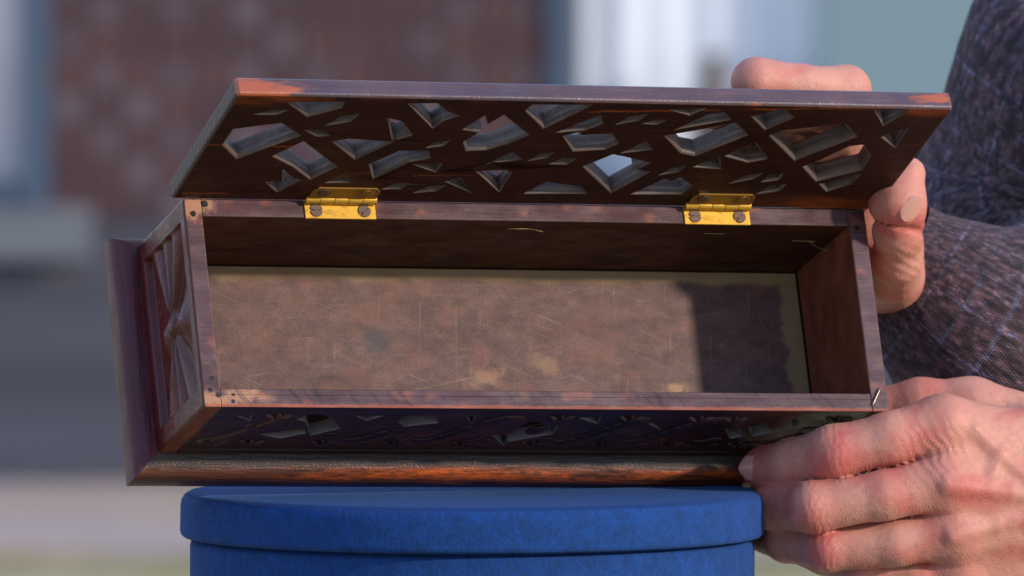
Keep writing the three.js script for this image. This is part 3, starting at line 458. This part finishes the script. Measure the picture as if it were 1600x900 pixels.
  // nails
  const nail = (o, along, out, w, l, f, rad) => {
    const A = new THREE.Vector3(...along).normalize(), U = new THREE.Vector3(...out).addScaledVector(A, -new THREE.Vector3(...out).dot(A)).normalize(), S = A.clone().cross(U), pos = [], ix = [], n = 12; { const v = new THREE.Vector3(...o); for (let k = 0; k < 300 && f(v.x, v.y, v.z) < 0; k++) v.addScaledVector(U, .08); o = [v.x, v.y, v.z]; }
    for (let j = 0; j <= n; j++) for (let i = 0; i <= n; i++) { const a = (i / n - .5) * 2, b = (j / n - .5) * 2, k = Math.sqrt(Math.max(0, 1 - Math.pow(Math.abs(b), 4) * .55)); const v = new THREE.Vector3(...o).addScaledVector(S, a * w * k).addScaledVector(A, b * l * (1 - .16 * a * a)).addScaledVector(U, .26 - a * a * w * w / (2 * rad) - .25 * b * b); const q = W(v.x, v.y, v.z).sub(base); pos.push(q.x, q.y, q.z); }
    for (let j = 0; j < n; j++) for (let i = 0; i < n; i++) { const q = j * (n + 1) + i; ix.push(q, q + 1, q + n + 1, q + 1, q + n + 2, q + n + 1); }
    const g = new THREE.BufferGeometry(); g.setAttribute('position', new THREE.Float32BufferAttribute(pos, 3)); g.setIndex(ix); g.computeVertexNormals();
    part('fingernail', g, M({ color: new THREE.Color(.56, .27, .21), roughness: .32, side: THREE.DoubleSide, clearcoat: .4 }), body);
  };
  nail([92.2, -67.1, -90.6], [-1, -.06, -.5], [-.3, .02, 1], 4.4, 5, hand, 7.2);
  nail([145, 31.6, -95], [.63, .77, -.1], [.34, -.25, .9], 3.5, 5.4, handR, 8.5);
  { // hairs on the wrist and fingers
    const hs = []; const hair = (x, y, z, dx, dy, dz) => hs.push(new THREE.TubeGeometry(new THREE.QuadraticBezierCurve3(W(x, y, z).sub(base), W(x + dx * .5 + rnd(), y + dy * .6, z + dz * .6).sub(base), W(x + dx, y + dy, z + dz).sub(base)), 5, .000024, 4));
    const drop = (x, y) => { for (let z = -36; z > -120; z -= .5) if (hand(x, y, z) < 0) return z; return null; };
    for (let k = 0; k < 34; k++) { const x = 168 + rnd() * 34, z = -80 - rnd() * 24; let y = -28; while (y > -80 && hand(x, y, z) > 0) y -= .5; hair(x, y - .3, z, (rnd() - .7) * 6, 2.5 + rnd() * 4, rnd() * 3); }
    for (let k = 0; k < 150; k++) { const f = [idx, mid, rin][k % 3], t = .25 + rnd() * 1.1, onBack = k > 75, x = onBack ? 172 + rnd() * 30 : mix(f[0][0], f[1][0], t), y = onBack ? -56 - rnd() * 46 : mix(f[0][1], f[1][1], t) + (rnd() - .5) * 13, z = drop(x, y); if (z !== null) hair(x, y, z - .2, -1.5 - rnd() * 2.5, -.6 - rnd() * 1.6, .5 + rnd() * .6); }
    part('body_hair', mergeGeometries(hs), M({ color: 0x7a5238, roughness: .6 }), body).userData.kind = 'stuff';
  }
  // clothes: woven plaid
  const plaid = tex(1024, 1024, (u, v) => { // 0.12 m tile
    const X = u * 160, Y = v * 160, wf = n2(X * .9, Y * .22) , wv = n2(X * .22 + 50, Y * .9), over = (Math.floor(X) + Math.floor(Y)) & 1, slub = n2(X * .35, Y * .35 + 20);
    let warp = lerp3([54, 40, 50], [108, 78, 76], wf), weft = lerp3([42, 42, 62], [100, 78, 78], wv);
    const fx = ((u * 6 + .03 * n2(v * 30, 3)) % 1 + 1) % 1, fy = ((v * 5 + .03 * n2(u * 30, 8)) % 1 + 1) % 1;
    const slx = n2(X * .12, Y * .5), sly = n2(X * .5 + 9, Y * .12);
    if (fx < .05) warp = lerp3(warp, [130, 148, 200], .8 * slx + .12); if (fx > .45 && fx < .485) warp = lerp3(warp, [70, 120, 150], slx);
    if (fy < .05) weft = lerp3(weft, [134, 148, 196], .8 * sly + .12); if (fy > .5 && fy < .53) weft = lerp3(weft, [120, 70, 62], .8);
    let c = over ? warp : weft; if (n2(X * .8, Y * .8 + 70) > .83) c = lerp3(c, [146, 122, 136], .5); return mul3(c, .5 + .85 * slub);
  });
  const plaidBump = tex(512, 512, (u, v) => { const X = u * 160, Y = v * 160, k = 255 * clamp(.5 + .3 * Math.sin(X * Math.PI) * Math.sin(Y * Math.PI) + .4 * (n2(X * .8, Y * .8) - .5)); return [k, k, k]; }, false);
  const cloth = M({ map: plaid, bumpMap: plaidBump, bumpScale: .0008, roughness: .95, sheen: .25, sheenColor: new THREE.Color(.3, .25, .35), side: THREE.DoubleSide });
  function tube(path, fold, NS = 220, NR = 120) {
    const cv = new THREE.CatmullRomCurve3(path.map(a => new THREE.Vector3(a[0], a[1], a[2]))), fr = cv.computeFrenetFrames(NS), len = cv.getLength(), pos = [], uv = [], ix = [];
    for (let k = 0; k <= NS; k++) {
      const t = k / NS, c = cv.getPointAt(t), tt = cv.getUtoTmapping(t) * (path.length - 1), i = Math.min(path.length - 2, Math.floor(tt)), r0 = mix(path[i][3], path[i + 1][3], sm(tt - i));
      for (let a = 0; a <= NR; a++) { const th = a / NR * Math.PI * 2, n = fr.normals[k].clone().multiplyScalar(Math.cos(th)).addScaledVector(fr.binormals[k], Math.sin(th)), p0 = c.clone().addScaledVector(n, r0), r = r0 + fold(p0.x, p0.y, p0.z, t, th), q = c.clone().addScaledVector(n, r), w = W(q.x, q.y, q.z).sub(base); pos.push(w.x, w.y, w.z); uv.push(t * len / 120, th / (Math.PI * 2) * 3); }
    }
    for (let k = 0; k < NS; k++) for (let a = 0; a < NR; a++) { const q = k * (NR + 1) + a; ix.push(q, q + NR + 1, q + 1, q + 1, q + NR + 1, q + NR + 2); }
    const g = new THREE.BufferGeometry(); g.setAttribute('position', new THREE.Float32BufferAttribute(pos, 3)); g.setAttribute('uv', new THREE.Float32BufferAttribute(uv, 2)); g.setIndex(ix); g.computeVertexNormals(); return g;
  }
  const folds = (amp, f) => (x, y, z, t, th) => amp * (f2(x * f + 10, y * f * 1.6 + z * f, 3) - .5) * 2 + amp * 1.3 * Math.pow(f2(t * 9 + 3, th * .6 + x * .006, 3), 2) * 2 * Math.sin(t * 38 + 1.7 * Math.sin(th) + 3 * f2(x * .02, y * .02, 2)) * step(0, .1, t) * step(1, .86, t);
  const jacket = part('jacket', tube([[330, -430, -430, 128], [335, -250, -430, 124], [340, -60, -430, 122], [345, 120, -430, 118], [350, 205, -430, 92], [352, 236, -425, 62]], folds(4, .012), 120, 120), cloth, who);
  part('sleeve', tube([[300, 185, -395, 66], [286, 130, -345, 66], [247, 76.9, -330, 70], [219, 14, -335, 64], [214, -28, -285, 54], [186, -16, -205, 45], [146, 9, -198, 27]], folds(5, .02)), cloth, jacket);
  part('sleeve', tube([[400, 185, -410, 66], [440, 120, -400, 64], [430, -30, -345, 60], [370, -92, -240, 50], [300, -96, -165, 42], [264, -90, -136, 37]], folds(3, .02)), cloth, jacket);
  const tw = M({ color: 0x23252c, roughness: .95, side: THREE.DoubleSide });
  for (const s of [-1, 1]) { part('trouser_leg', tube([[330 + s * 62, -400, -430, 92], [330 + s * 66, -650, -425, 74], [330 + s * 68, -1000, -440, 56]], folds(3, .01), 60, 48), tw, who); }
  for (const s of [-1, 1]) { const y0 = -FRAME_O.y * 1000; part('shoe', new THREE.LatheGeometry([[0, 0], [.05, 0], [.052, .02], [.046, .06], [.05, .1], [0, .1]].map(a => new THREE.Vector2(...a)), 24).scale(1, 1, 2.2).translate(.33 + s * .068 - base.x, .001, -.42 - base.z), M({ color: 0x2a2018, roughness: .5 }), who); }
}

scene.traverse(o => { if (o.isMesh) { o.castShadow = true; o.receiveShadow = true; } });
const renderer = new THREE.WebGLRenderer({ antialias: true });
renderer.shadowMap.enabled = true;
renderer.toneMapping = THREE.LinearToneMapping;
renderer.toneMappingExposure = EXPOSURE;
renderer.setSize(1024, 576);
renderer.render(scene, camera);
